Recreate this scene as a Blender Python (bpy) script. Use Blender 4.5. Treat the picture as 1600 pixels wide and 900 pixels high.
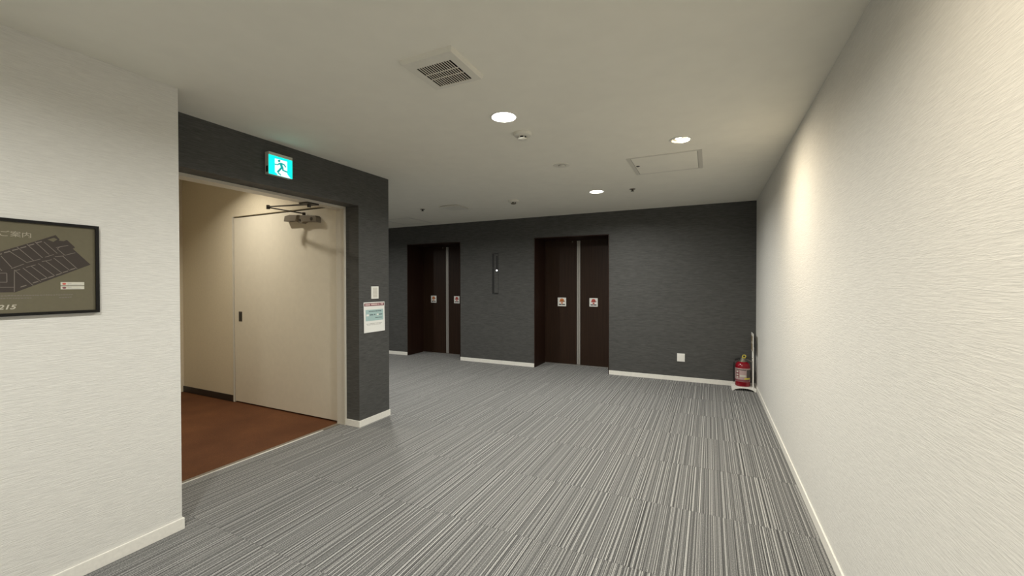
import bpy, bmesh, math, random
from mathutils import Vector, Matrix

sc = bpy.context.scene
COL = sc.collection
for o in list(bpy.data.objects):
    bpy.data.objects.remove(o, do_unlink=True)

# ------------------------------------------------------------------ camera, world, exposure
cam = bpy.data.cameras.new('camera')
cam.sensor_width = 36.0
cam.lens = 644.69 / 1600 * 36.0
cam.clip_start = 0.02
camo = bpy.data.objects.new('camera', cam)
COL.objects.link(camo)
RT = Vector((0.90189476, 0.43195454, -0.00105281))
FW = Vector((-0.43193841, 0.90183382, -0.01117874))
UP = Vector((-0.00387925, 0.0105368, 0.99993696))
m = Matrix((RT, UP, -FW)).transposed().to_4x4()
m.translation = (0, 0, 1.3721)
camo.matrix_world = m
sc.camera = camo

w = bpy.data.worlds.new('world')
sc.world = w
w.use_nodes = True
w.node_tree.nodes['Background'].inputs[0].default_value = (0.6, 0.65, 0.7, 1)
w.node_tree.nodes['Background'].inputs[1].default_value = 0.0

sc.view_settings.view_transform = 'Standard'
sc.view_settings.look = 'None'
sc.view_settings.gamma = 1.0
sc.view_settings.use_curve_mapping = False
sc.view_settings.exposure = 0.06

NEUTRAL = (1.0, 0.985, 0.92)      # lobby downlights
WARM = (1.0, 0.86, 0.65)         # wall washers
CORR = (1.0, 0.93, 0.79)         # corridor downlight
P_DOWN, P_WASH, P_CORR = 36.0, 11.3, 14.5

# ------------------------------------------------------------------ room dimensions
ZC = 2.45
XR, YB = 0.549, 6.235
XL, YL = -2.657, 1.271
XD, YD, YJ = -3.006, 3.3126, 2.907
XF0, XF1 = -3.172, -3.29         # steel door frame, front and rear
ZO = 2.112                       # opening head
ZCC = 2.78                       # corridor ceiling
YN = -4.0
XW = -7.1
XE = -6.03                       # corridor end wall
YCW = 2.92                       # corridor wall face
YED = 6.70                       # lift door face
ELEV = [(-5.2, -4.005), (-2.583, -1.366)]
ZE = 2.113

# ------------------------------------------------------------------ materials
def nodes_of(name):
    mt = bpy.data.materials.new(name)
    mt.use_nodes = True
    nt = mt.node_tree
    b = nt.nodes['Principled BSDF']
    return mt, nt, b

def N(nt, t, **kw):
    n = nt.nodes.new(t)
    for k, v in kw.items():
        setattr(n, k, v)
    return n

def mapped(nt, coord, scale):
    if coord == 'world':
        src = N(nt, 'ShaderNodeNewGeometry').outputs['Position']
    else:
        src = N(nt, 'ShaderNodeTexCoord').outputs['Object']
    mp = N(nt, 'ShaderNodeMapping')
    mp.inputs['Scale'].default_value = scale
    nt.links.new(src, mp.inputs['Vector'])
    return mp.outputs['Vector']

def noise(nt, vec, scale=1.0, detail=2.0, rough=0.5):
    n = N(nt, 'ShaderNodeTexNoise')
    n.inputs['Scale'].default_value = scale
    n.inputs['Detail'].default_value = detail
    n.inputs['Roughness'].default_value = rough
    nt.links.new(vec, n.inputs['Vector'])
    return n.outputs['Fac']

def ramp(nt, fac, stops):
    r = N(nt, 'ShaderNodeValToRGB')
    e = r.color_ramp.elements
    e[0].position, e[0].color = stops[0][0], (*stops[0][1], 1)
    e[1].position, e[1].color = stops[-1][0], (*stops[-1][1], 1)
    for p, c in stops[1:-1]:
        x = e.new(p)
        x.color = (*c, 1)
    nt.links.new(fac, r.inputs['Fac'])
    return r.outputs['Color']

def bump(nt, b, h, strength=0.3, dist=0.002):
    n = N(nt, 'ShaderNodeBump')
    n.inputs['Strength'].default_value = strength
    n.inputs['Distance'].default_value = dist
    nt.links.new(h, n.inputs['Height'])
    nt.links.new(n.outputs['Normal'], b.inputs['Normal'])

def plain(name, col, rough=0.5, metal=0.0, spec=0.5, grain=0.04, gscale=60.0):
    mt, nt, b = nodes_of(name)
    f = noise(nt, mapped(nt, 'object', (1, 1, 1)), gscale, 3)
    lo = tuple(max(0, c * (1 - grain)) for c in col)
    hi = tuple(min(1, c * (1 + grain)) for c in col)
    nt.links.new(ramp(nt, f, [(0.3, lo), (0.7, hi)]), b.inputs['Base Color'])
    b.inputs['Roughness'].default_value = rough
    b.inputs['Metallic'].default_value = metal
    b.inputs['Specular IOR Level'].default_value = spec
    return mt

def emissive(name, col, strength, rough=0.4):
    mt, nt, b = nodes_of(name)
    b.inputs['Base Color'].default_value = (*col, 1)
    b.inputs['Emission Color'].default_value = (*col, 1)
    b.inputs['Emission Strength'].default_value = strength
    b.inputs['Roughness'].default_value = rough
    return mt

def wallpaper(name, lo, hi, strength, zs, hs, rough=0.75, spec=0.3, dist=0.004):
    """embossed vinyl paper: short horizontal brushed ridges"""
    mt, nt, b = nodes_of(name)
    f1 = noise(nt, mapped(nt, 'world', (hs, hs, zs)), 1.0, 3, 0.55)
    f2 = noise(nt, mapped(nt, 'world', (hs * 2.3, hs * 2.3, zs * 2.6)), 1.0, 2, 0.5)
    mx = N(nt, 'ShaderNodeMix', data_type='FLOAT')
    mx.inputs[0].default_value = 0.35
    nt.links.new(f1, mx.inputs[2])
    nt.links.new(f2, mx.inputs[3])
    nt.links.new(ramp(nt, mx.outputs[0], [(0.35, lo), (0.65, hi)]), b.inputs['Base Color'])
    b.inputs['Roughness'].default_value = rough
    b.inputs['Specular IOR Level'].default_value = spec
    bump(nt, b, mx.outputs[0], strength, dist)
    return mt

def carpet(name):
    """loop pile with running stripes; each tile is cut from another place of the roll"""
    mt, nt, b = nodes_of(name)
    tc = N(nt, 'ShaderNodeTexCoord').outputs['Object']
    oi = N(nt, 'ShaderNodeObjectInfo').outputs['Location']
    wn = N(nt, 'ShaderNodeTexWhiteNoise', noise_dimensions='2D')
    nt.links.new(oi, wn.inputs['Vector'])
    sc_ = N(nt, 'ShaderNodeVectorMath', operation='SCALE')
    sc_.inputs['Scale'].default_value = 40.0
    nt.links.new(wn.outputs['Color'], sc_.inputs[0])
    ad = N(nt, 'ShaderNodeVectorMath', operation='ADD')
    nt.links.new(tc, ad.inputs[0])
    nt.links.new(sc_.outputs[0], ad.inputs[1])
    sp = N(nt, 'ShaderNodeSeparateXYZ')
    nt.links.new(ad.outputs[0], sp.inputs[0])
    def yarn(scale):
        n1 = N(nt, 'ShaderNodeTexNoise', noise_dimensions='1D')
        n1.inputs['Scale'].default_value = scale
        n1.inputs['Detail'].default_value = 1.0
        nt.links.new(sp.outputs['X'], n1.inputs['W'])
        return n1.outputs['Fac']
    my = N(nt, 'ShaderNodeMix', data_type='FLOAT')
    my.inputs[0].default_value = 0.55
    nt.links.new(yarn(82.0), my.inputs[2])
    nt.links.new(yarn(185.0), my.inputs[3])
    a = my.outputs[0]
    mp = N(nt, 'ShaderNodeMapping')
    mp.inputs['Scale'].default_value = (330, 170, 0)
    nt.links.new(ad.outputs[0], mp.inputs['Vector'])
    g = noise(nt, mp.outputs['Vector'], 1.0, 1.0, 0.5)
    mx = N(nt, 'ShaderNodeMix', data_type='FLOAT')
    mx.inputs[0].default_value = 0.27
    nt.links.new(a, mx.inputs[2])
    nt.links.new(g, mx.inputs[3])
    c = ramp(nt, mx.outputs[0], [(0.36, (0.024, 0.024, 0.0235)), (0.45, (0.085, 0.085, 0.084)),
                                  (0.53, (0.180, 0.180, 0.175)), (0.62, (0.46, 0.455, 0.437))])
    nt.links.new(c, b.inputs['Base Color'])
    b.inputs['Roughness'].default_value = 0.95
    b.inputs['Specular IOR Level'].default_value = 0.15
    b.inputs['Sheen Weight'].default_value = 0.15
    b.inputs['Sheen Roughness'].default_value = 0.5
    bump(nt, b, mx.outputs[0], 0.5, 0.004)
    return mt

def woodlike(name, lo, hi, rough):
    mt, nt, b = nodes_of(name)
    f = noise(nt, mapped(nt, 'world', (60, 60, 1.5)), 1.0, 4, 0.6)
    nt.links.new(ramp(nt, f, [(0.3, lo), (0.7, hi)]), b.inputs['Base Color'])
    b.inputs['Roughness'].default_value = rough
    b.inputs['Specular IOR Level'].default_value = 0.25
    return mt

def brownfloor(name):
    mt, nt, b = nodes_of(name)
    f = noise(nt, mapped(nt, 'world', (1, 1, 1)), 130.0, 3, 0.7)
    f2 = noise(nt, mapped(nt, 'world', (1, 1, 1)), 3.0, 2, 0.5)
    mx = N(nt, 'ShaderNodeMix', data_type='FLOAT')
    mx.inputs[0].default_value = 0.4
    nt.links.new(f, mx.inputs[2])
    nt.links.new(f2, mx.inputs[3])
    nt.links.new(ramp(nt, mx.outputs[0], [(0.3, (0.070, 0.023, 0.006)), (0.5, (0.104, 0.036, 0.011)), (0.7, (0.158, 0.062, 0.020))]), b.inputs['Base Color'])
    b.inputs['Roughness'].default_value = 0.8
    b.inputs['Specular IOR Level'].default_value = 0.3
    bump(nt, b, f, 0.3, 0.002)
    return mt

M = {}
M['wallw'] = wallpaper('white_wallpaper', (0.69, 0.68, 0.645), (0.775, 0.765, 0.725), 0.65, 200, 15)
M['walld'] = wallpaper('charcoal_wallpaper', (0.048, 0.048, 0.046), (0.094, 0.0935, 0.089), 0.55, 170, 10, 0.6, 0.4)
M['wallc'] = plain('cream_corridor_paper', (0.68, 0.61, 0.47), 0.7, grain=0.03)
M['ceil'] = plain('matt_ceiling_paint', (0.87, 0.85, 0.765), 0.9, spec=0.1, grain=0.015, gscale=8)
M['base'] = plain('white_vinyl_skirting', (0.84, 0.82, 0.76), 0.4)
M['baseb'] = plain('dark_brown_skirting', (0.022, 0.014, 0.01), 0.5)
M['carpet'] = carpet('striped_loop_carpet')
M['brown'] = brownfloor('brown_fleck_flooring')
M['door'] = plain('cream_door_paint', (0.72, 0.67, 0.56), 0.45, grain=0.02, gscale=20)
M['frame'] = plain('greige_steel_frame', (0.62, 0.58, 0.50), 0.35, grain=0.02)
M['gap'] = plain('black_gap', (0.012, 0.011, 0.01), 0.8)
M['dkmetal'] = plain('dark_bronze_metal', (0.05, 0.043, 0.035), 0.4, 0.4)
M['gymetal'] = plain('grey_closer_paint', (0.20, 0.175, 0.14), 0.45, 0.2)
M['edge'] = plain('pale_aluminium_edge', (0.82, 0.80, 0.75), 0.4, 0.2)
M['steel'] = plain('brushed_steel', (0.62, 0.60, 0.56), 0.35, 0.85, grain=0.08)
M['liftd'] = woodlike('dark_brown_lift_panel', (0.018, 0.0085, 0.0045), (0.034, 0.017, 0.0095), 0.45)
M['liftj'] = woodlike('dark_brown_lift_lining', (0.017, 0.007, 0.004), (0.030, 0.013, 0.008), 0.5)
M['liftstrip'] = plain('pale_metal_strip', (0.40, 0.38, 0.35), 0.4, 0.35)
M['white'] = plain('white_plastic', (0.86, 0.85, 0.80), 0.4, grain=0.02)
M['offw'] = plain('cream_plastic', (0.78, 0.76, 0.68), 0.45, grain=0.02)
M['key'] = plain('switch_key_plastic', (0.70, 0.68, 0.61), 0.4, grain=0.02)
M['black'] = plain('black_plastic', (0.012, 0.012, 0.012), 0.5)
M['bframe'] = plain('black_picture_frame', (0.005, 0.0045, 0.004), 0.5, spec=0.25)
M['olive'] = plain('olive_print', (0.128, 0.114, 0.072), 0.3, grain=0.03)
M['mapd'] = plain('dark_brown_print', (0.036, 0.027, 0.023), 0.3)
M['mapl'] = plain('grey_print', (0.17, 0.15, 0.13), 0.3)
M['mapt'] = plain('pale_print', (0.36, 0.33, 0.26), 0.3)
M['mapt2'] = plain('pale_bold_print', (0.50, 0.47, 0.39), 0.3)
M['card'] = plain('pale_card', (0.60, 0.58, 0.50), 0.5)
M['paper'] = plain('white_paper', (0.84, 0.84, 0.80), 0.7, grain=0.01)
M['maroon'] = plain('maroon_ink', (0.20, 0.055, 0.07), 0.6)
M['pink'] = plain('pale_pink_ink', (0.66, 0.48, 0.46), 0.6)
M['blue'] = plain('pale_blue_green_ink', (0.40, 0.56, 0.55), 0.6)
M['ink'] = plain('dark_ink', (0.10, 0.14, 0.15), 0.6)
M['inkg'] = plain('grey_ink', (0.48, 0.47, 0.44), 0.6)
M['inkk'] = plain('black_ink', (0.06, 0.05, 0.04), 0.6)
M['orange'] = plain('orange_ink', (0.62, 0.20, 0.05), 0.6)
M['redink'] = plain('red_ink', (0.55, 0.09, 0.07), 0.6)
M['red'] = plain('red_gloss_paint', (0.24, 0.003, 0.012), 0.22, grain=0.02)
M['labelp'] = plain('printed_label', (0.46, 0.33, 0.32), 0.5)
M['labelg'] = plain('grey_label', (0.10, 0.085, 0.08), 0.5)
M['yellow'] = plain('yellow_plastic', (0.72, 0.60, 0.08), 0.4)
M['brass'] = plain('dull_nickel', (0.42, 0.40, 0.33), 0.35, 0.8)
M['rubber'] = plain('black_rubber', (0.014, 0.014, 0.014), 0.6)
M['tan'] = plain('tan_sign_print', (0.26, 0.20, 0.12), 0.5)
M['shadowgap'] = plain('grey_shadow_gap', (0.30, 0.285, 0.25), 0.8)
M['signbox'] = plain('sign_housing_metal', (0.62, 0.60, 0.53), 0.45, 0.1)
M['sign_c'] = emissive('lit_cyan_green_panel', (0.0, 0.90, 0.76), 1.0)
M['sign_w'] = emissive('lit_white_panel', (0.78, 1.0, 0.95), 0.95)
M['sign_m'] = emissive('lit_dark_green_figure', (0.0, 0.34, 0.33), 0.8)
M['lens'] = emissive('lit_lamp_lens', (1.0, 0.96, 0.88), 22.0)
M['lensw'] = emissive('lit_warm_lamp_lens', (1.0, 0.90, 0.72), 22.0)
M['dot'] = emissive('lit_call_button', (0.95, 0.97, 1.0), 2.2)
M['reflector'] = plain('white_reflector', (0.88, 0.87, 0.83), 0.3)

# ------------------------------------------------------------------ mesh helpers
def box(bm, x0, x1, y0, y1, z0, z1):
    vs = [bm.verts.new(p) for p in ((x0, y0, z0), (x1, y0, z0), (x1, y1, z0), (x0, y1, z0),
                                    (x0, y0, z1), (x1, y0, z1), (x1, y1, z1), (x0, y1, z1))]
    for f in ((0, 3, 2, 1), (4, 5, 6, 7), (0, 1, 5, 4), (1, 2, 6, 5), (2, 3, 7, 6), (3, 0, 4, 7)):
        bm.faces.new([vs[i] for i in f])
    return vs

def prism(bm, pts, mapf, d0, d1):
    """2-D outline pts -> solid; mapf(u, v, d) gives the 3-D point"""
    a = [bm.verts.new(mapf(u, v, d0)) for u, v in pts]
    b = [bm.verts.new(mapf(u, v, d1)) for u, v in pts]
    bm.faces.new(a)
    bm.faces.new(b[::-1])
    n = len(pts)
    for i in range(n):
        bm.faces.new((a[i], b[i], b[(i + 1) % n], a[(i + 1) % n]))

def lathe(bm, prof, seg=32, c=(0, 0, 0)):
    rings = []
    for r, z in prof:
        if r < 1e-6:
            rings.append([bm.verts.new((c[0], c[1], c[2] + z))])
        else:
            rings.append([bm.verts.new((c[0] + r * math.cos(2 * math.pi * i / seg), c[1] + r * math.sin(2 * math.pi * i / seg), c[2] + z)) for i in range(seg)])
    for a, b in zip(rings, rings[1:]):
        for i in range(seg):
            j = (i + 1) % seg
            if len(a) == 1 and len(b) == 1:
                continue
            if len(a) == 1:
                bm.faces.new((a[0], b[j], b[i]))
            elif len(b) == 1:
                bm.faces.new((a[i], a[j], b[0]))
            else:
                bm.faces.new((a[i], a[j], b[j], b[i]))

def tube(bm, pts, r, seg=10):
    pts = [Vector(p) for p in pts]
    rings = []
    for i, p in enumerate(pts):
        d = (pts[min(i + 1, len(pts) - 1)] - pts[max(i - 1, 0)]).normalized()
        ref = Vector((0, 0, 1)) if abs(d.z) < 0.9 else Vector((1, 0, 0))
        u = d.cross(ref).normalized()
        v = d.cross(u)
        rr = r[i] if isinstance(r, (list, tuple)) else r
        rings.append([bm.verts.new(p + rr * (math.cos(2 * math.pi * k / seg) * u + math.sin(2 * math.pi * k / seg) * v)) for k in range(seg)])
    for a, b in zip(rings, rings[1:]):
        for k in range(seg):
            j = (k + 1) % seg
            bm.faces.new((a[k], a[j], b[j], b[k]))
    bm.faces.new(rings[0][::-1])
    bm.faces.new(rings[-1])

def bar(bm, p, q, wdt, hgt, up=(0, 0, 1)):
    p, q = Vector(p), Vector(q)
    d = (q - p).normalized()
    u = d.cross(Vector(up)).normalized() * wdt / 2
    v = u.cross(d).normalized() * hgt / 2
    a = [bm.verts.new(p + s * u + t * v) for s, t in ((-1, -1), (1, -1), (1, 1), (-1, 1))]
    b = [bm.verts.new(q + s * u + t * v) for s, t in ((-1, -1), (1, -1), (1, 1), (-1, 1))]
    bm.faces.new(a)
    bm.faces.new(b[::-1])
    for i in range(4):
        bm.faces.new((a[i], b[i], b[(i + 1) % 4], a[(i + 1) % 4]))

def mesh_of(name, bm, mat, smooth=False, bevel=0.0):
    bmesh.ops.recalc_face_normals(bm, faces=bm.faces)
    if bevel:
        bmesh.ops.bevel(bm, geom=[e for e in bm.edges], offset=bevel, segments=2, affect='EDGES', profile=0.7, clamp_overlap=True)
    me = bpy.data.meshes.new(name)
    bm.to_mesh(me)
    bm.free()
    me.materials.append(mat)
    if smooth:
        for p in me.polygons:
            p.use_smooth = True
        try:
            me.set_sharp_from_angle(angle=math.radians(38))
        except Exception:
            pass
    return me

def obj(name, bm, mat, parent=None, smooth=False, bevel=0.0):
    o = bpy.data.objects.new(name, mesh_of(name, bm, M[mat], smooth, bevel))
    COL.objects.link(o)
    if parent:
        o.parent = parent
        o.matrix_parent_inverse = parent.matrix_world.inverted() if False else Matrix.Translation(-parent.location)
    return o

def boxes(name, lst, mat, parent=None, bevel=0.0):
    bm = bmesh.new()
    for b in lst:
        box(bm, *b)
    return obj(name, bm, mat, parent, bevel=bevel)

def tag(o, label, cat, group=None, kind=None):
    o['label'] = label
    o['category'] = cat
    if group:
        o['group'] = group
    if kind:
        o['kind'] = kind
    return o

def struct(o, label, cat):
    return tag(o, label, cat, kind='structure')

def empty(name, loc):
    o = bpy.data.objects.new(name, None)
    o.empty_display_size = 0.05
    COL.objects.link(o)
    o.location = loc
    return o

def text(name, s, mat, parent, origin, udir, vdir, size, sx=1.0, shear=0.0, align='LEFT', bold=0.0, depth=0.0004):
    cu = bpy.data.curves.new(name, 'FONT')
    cu.body = s
    cu.size = size
    cu.shear = shear
    cu.align_x = align
    cu.offset = bold
    cu.extrude = depth
    t = bpy.data.objects.new(name, cu)
    COL.objects.link(t)
    dg = bpy.context.evaluated_depsgraph_get()
    me = bpy.data.meshes.new_from_object(t.evaluated_get(dg))
    bpy.data.objects.remove(t)
    u, v = Vector(udir), Vector(vdir)
    n = u.cross(v)
    mt = Matrix((u * sx, v, n)).transposed().to_4x4()
    mt.translation = origin
    me.transform(mt)
    me.materials.clear()
    me.materials.append(M[mat])
    o = bpy.data.objects.new(name, me)
    COL.objects.link(o)
    o.parent = parent
    o.matrix_parent_inverse = Matrix.Translation(-parent.location)
    return o

# ------------------------------------------------------------------ room shell
struct(boxes('wall_right', [(XR, XR + 0.12, YN, YB, 0, ZC)], 'wallw'),
       'long off-white embossed wallpaper wall along the right side', 'wall')
struct(boxes('wall_left', [(XF1, XL, YN, YL, 0, ZC)], 'wallw'),
       'off-white embossed wallpaper wall on the left carrying the framed plan', 'wall')
bl = [(XW, ELEV[0][0]), (ELEV[0][1], ELEV[1][0]), (ELEV[1][1], XR + 0.12)]
struct(boxes('wall_back', [(a, b, YB, YB + 0.6, 0, ZC) for a, b in bl] + [(a, b, YB, YB + 0.6, ZE, ZC) for a, b in ELEV], 'walld'),
       'charcoal wallpaper end wall holding the two lift entrances', 'wall')
struct(boxes('wall_door', [(XF1, XD, YJ, YD, 0, ZC), (XF1, XD, YL, YJ, ZO, ZC), (XW, XF1, YD - 0.11, YD, 0, ZC)], 'walld'),
       'charcoal wallpaper wall with a pier framing the doorway to the corridor', 'wall')
struct(boxes('wall_corridor', [(XE, XF1, YCW + 0.06, YD - 0.11, 0, ZCC), (-4.99, XF1, YCW, YCW + 0.06, 2.145, ZCC), (XE, -4.99, YCW, YCW + 0.06, 0, ZCC)], 'wallc'),
       'cream corridor wall behind and beside the open fire door', 'wall')
struct(boxes('wall_corridor_end', [(XE - 0.1, XE, 1.1, YD - 0.11, 0, ZCC)], 'wallc'), 'cream wall closing the far end of the corridor', 'wall')
struct(boxes('wall_corridor_near', [(XE, XF1, 1.1, YL - 0.02, 0, ZCC), (XF1, XF1 + 0.1, YL - 0.02, YD - 0.2, ZC + 0.1, ZCC)], 'wallc'), 'cream near side wall of the corridor behind the white wall', 'wall')
struct(boxes('wall_lobby_end', [(XW - 0.1, XW, YD - 0.11, YB + 0.6, 0, ZC)], 'walld'), 'charcoal wall closing the lift lobby at the far left', 'wall')
struct(boxes('wall_front', [(XF1, XR + 0.12, YN - 0.1, YN, 0, ZC)], 'wallw'), 'off-white wall behind the camera', 'wall')

# ceiling with cut-outs for the recessed fittings
DL = [(-1.203, 2.392), (-1.201, 4.803), (-1.203, -0.02), (-1.203, -2.43), (-3.80, 4.05), (-6.30, 4.20)]  # last two are unseen extras that brighten the far left lobby
WASH = [(-0.203, 3.352), (-0.203, 0.94), (-0.203, -1.47)]
VENT = (-1.209, 1.725, 0.148)
bm = bmesh.new()
Lp = [(XF1, YN), (XR + 0.12, YN), (XR + 0.12, YB + 0.6), (XW, YB + 0.6), (XW, YD - 0.11), (XF1, YD - 0.11)]
prism(bm, Lp, lambda u, v, d: (u, v, d), ZC, ZC + 0.1)
ceil = obj('ceiling', bm, 'ceil')
struct(ceil, 'plain off-white painted ceiling with recessed lights and hatches', 'ceiling')
bm = bmesh.new()
for (x, y) in DL:
    lathe(bm, [(0, -0.05), (0.0745, -0.05), (0.0745, 0.2), (0, 0.2)], 40, (x, y, ZC))
for (x, y) in WASH:
    lathe(bm, [(0, -0.05), (0.064, -0.05), (0.064, 0.2), (0, 0.2)], 40, (x, y, ZC))
box(bm, VENT[0] - 0.105, VENT[0] + 0.105, VENT[1] - 0.085, VENT[1] + 0.135, ZC - 0.05, ZC + 0.2)
cut = obj('cutter', bm, 'gap')
bo = ceil.modifiers.new('cut', 'BOOLEAN')
bo.object = cut
bo.operation = 'DIFFERENCE'
bo.solver = 'EXACT'
dg = bpy.context.evaluated_depsgraph_get()
newme = bpy.data.meshes.new_from_object(ceil.evaluated_get(dg))
ceil.modifiers.clear()
ceil.data = newme
newme.materials.clear()
newme.materials.append(M['ceil'])
for p in newme.polygons:
    p.material_index = 0
bpy.data.objects.remove(cut)
struct(boxes('ceiling_corridor', [(XE - 0.1, XF1 + 0.1, 1.1, YD - 0.11, ZCC, ZCC + 0.1)], 'ceil'), 'higher pale ceiling over the corridor', 'ceiling')

# floor: screed with loose-laid carpet tiles
bm = bmesh.new()
box(bm, XF0, XR + 0.12, YN - 0.1, YD - 0.11, -0.11, -0.007)
box(bm, XW - 0.1, XR + 0.12, YD - 0.11, YB + 0.6, -0.11, -0.007)
floor = obj('floor', bm, 'carpet')
struct(floor, 'grey striped carpet tile floor of the lift lobby', 'floor')
T = 0.665
AREAS = [(XL, XR, -0.7, YL), (XD, XR, YL, YD), (XF0 - 0.075, XD, YL, YJ), (XW, XR, YD, YB)] + [(a, b, YB, YED - 0.02) for a, b in ELEV]
cache = {}
for ix in range(-12, 3):
    for iy in range(-5, 9):
        cx, cy = 0.30 + (ix - 0.5) * T, 2.03 + (iy + 0.5) * T
        for a in AREAS:
            x0, x1 = max(a[0], cx - T / 2 + 0.0006), min(a[1], cx + T / 2 - 0.0006)
            y0, y1 = max(a[2], cy - T / 2 + 0.0006), min(a[3], cy + T / 2 - 0.0006)
            if x1 - x0 < 0.006 or y1 - y0 < 0.006:
                continue
            key = tuple(round(v, 4) for v in (x0 - cx, x1 - cx, y0 - cy, y1 - cy))
            if key not in cache:
                b2 = bmesh.new()
                box(b2, *key, -0.0065, 0.0)
                cache[key] = mesh_of('carpet_tile', b2, M['carpet'])
            o = bpy.data.objects.new('carpet_tile', cache[key])
            COL.objects.link(o)
            o.parent = floor
            o.location = (cx, cy, random.Random(ix * 31 + iy).uniform(-0.0006, 0.0))
struct(boxes('floor_corridor', [(XE - 0.1, XF0 - 0.125, 1.1, YCW + 0.07, -0.11, -0.002)], 'brown'), 'brown flecked corridor floor beyond the doorway', 'floor')
tr = empty('trim_1', (XF1, (YL + YJ) / 2, 0))
struct(tr, 'grey threshold strip with a bright metal edge between carpet and brown floor', 'threshold')
boxes('sill_plate', [(XF0 - 0.125, XF0 - 0.083, YL, YCW + 0.03, -0.1, 0.001)], 'gymetal', tr)
boxes('metal_edge', [(XF0 - 0.083, XF0 - 0.075, YL, 2.70, -0.1, 0.005)], 'edge', tr)

# skirting
def skirt(name, lst, mat, label):
    if len(lst) == 1:
        return struct(boxes(name, lst, mat, bevel=0.0025), label, 'baseboard')
    e = empty(name, ((lst[0][0] + lst[0][1]) / 2, (lst[0][2] + lst[0][3]) / 2, 0))
    for b in lst:
        boxes('skirting_length', [b], mat, e, bevel=0.0025)
    return struct(e, label, 'baseboard')
HB, TB = 0.062, 0.009
skirt('baseboard_right', [(XR - TB, XR, YN, YB - TB, 0, HB)], 'base', 'thin white skirting along the long right wall')
skirt('baseboard_left', [(XL, XL + TB, YN, YL + TB, 0, HB), (XD + TB, XL, YL, YL + TB, 0, HB)], 'base', 'white skirting along the left wall with the plan')
skirt('baseboard_back', [(a, b, YB - TB, YB, 0, HB) for a, b in bl[:2]] + [(bl[2][0], XR, YB - TB, YB, 0, HB)], 'base', 'white skirting along the charcoal lift wall')
skirt('baseboard_door', [(XD, XD + TB, YJ - TB, YD + TB, 0, HB), (XF0, XD, YJ - TB, YJ, 0, HB), (XF1, XD, YD, YD + TB, 0, HB)], 'base', 'white skirting around the charcoal pier')
skirt('baseboard_corridor', [(XE, -4.99, YCW - 0.009, YCW, 0, 0.075)], 'baseb', 'dark brown skirting along the cream corridor wall')

# steel frame round the doorway
fr = empty('trim_2', (XF1, YJ, 0))
struct(fr, 'greige painted steel frame lining the doorway', 'door frame')
boxes('frame_head', [(XF1, XF0, YL + 0.03, YJ - 0.018, ZO - 0.022, ZO)], 'frame', fr)
boxes('frame_jamb', [(XF1, XF0, YJ - 0.012, YJ, 0, ZO)], 'frame', fr)
boxes('frame_jamb', [(XF1, XF0, YL, YL + 0.03, 0, ZO)], 'frame', fr)
boxes('frame_lip', [(XF0 - 0.012, XF0, YJ - 0.022, YJ - 0.012, 0, ZO)], 'frame', fr)

# ------------------------------------------------------------------ open fire door
dr = empty('door_1', (-4.13, YCW, 0))
struct(dr, 'wide cream flush fire door standing open in its wall pocket', 'door')
YDF = YCW + 0.004
boxes('door_leaf', [(-4.966, -3.302, YDF, YDF + 0.04, 0.013, 2.128)], 'door', dr, bevel=0.002)
boxes('pocket_edge', [(-4.99, -4.978, YCW - 0.006, YCW + 0.06, 0, 2.145)], 'frame', dr)
boxes('pocket_shadow_gap', [(-4.978, -3.30, YCW + 0.05, YCW + 0.059, 0.001, 2.144)], 'gap', dr)
boxes('hinge_stile', [(-3.298, -3.2905, YCW - 0.002, YCW + 0.05, 0.005, 2.14)], 'frame', dr)
h = boxes('pull_handle', [(-4.888, -4.828, YDF - 0.0025, YDF, 0.938, 1.052)], 'dkmetal', dr, bevel=0.001)
h['label'] = 'dark recessed flush pull'
boxes('finger_recess', [(-4.872, -4.844, YDF - 0.0035, YDF - 0.002, 0.955, 1.035)], 'black', h)
# closer: body on the leaf, two-piece arm up to the frame head
bm = bmesh.new()
prism(bm, [(-4.02, 2.022), (-4.005, 2.076), (-3.93, 2.086), (-3.55, 2.052), (-3.535, 2.035), (-3.535, 1.985), (-3.63, 1.998), (-3.72, 2.000), (-3.76, 1.985), (-3.80, 1.998), (-3.86, 2.02)],
      lambda u, v, d: (u, d, v), YDF - 0.058, YDF)
cb = obj('closer_body', bm, 'gymetal', dr, bevel=0.004)
bm = bmesh.new()
tube(bm, [(-3.60, YDF - 0.061, 2.02), (-3.60, YDF - 0.052, 2.02)], 0.018, 16)
tube(bm, [(-3.77, YDF - 0.064, 2.02), (-3.77, YDF - 0.055, 2.02)], 0.012, 14)
obj('closer_screw', bm, 'dkmetal', cb)
bm = bmesh.new()
tube(bm, [(-3.745, YDF - 0.03, 2.05), (-3.745, YDF - 0.03, 2.098)], 0.016, 14)
obj('closer_spindle', bm, 'dkmetal', cb)
bm = bmesh.new()
bar(bm, (-3.745, 2.894, 2.088), (-4.02, 2.70, 2.140), 0.026, 0.010)
bar(bm, (-4.02, 2.70, 2.148), (-3.235, 2.552, 2.080), 0.020, 0.010)
tube(bm, [(-4.02, 2.70, 2.125), (-4.02, 2.70, 2.163)], 0.017, 14)
a = obj('closer_arm', bm, 'dkmetal', dr)
bm = bmesh.new()
box(bm, -3.285, -3.178, 2.49, 2.61, 2.078, 2.090)
tube(bm, [(-3.235, 2.552, 2.055), (-3.235, 2.552, 2.085)], 0.016, 14)
obj('arm_bracket', bm, 'dkmetal', dr)

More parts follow.
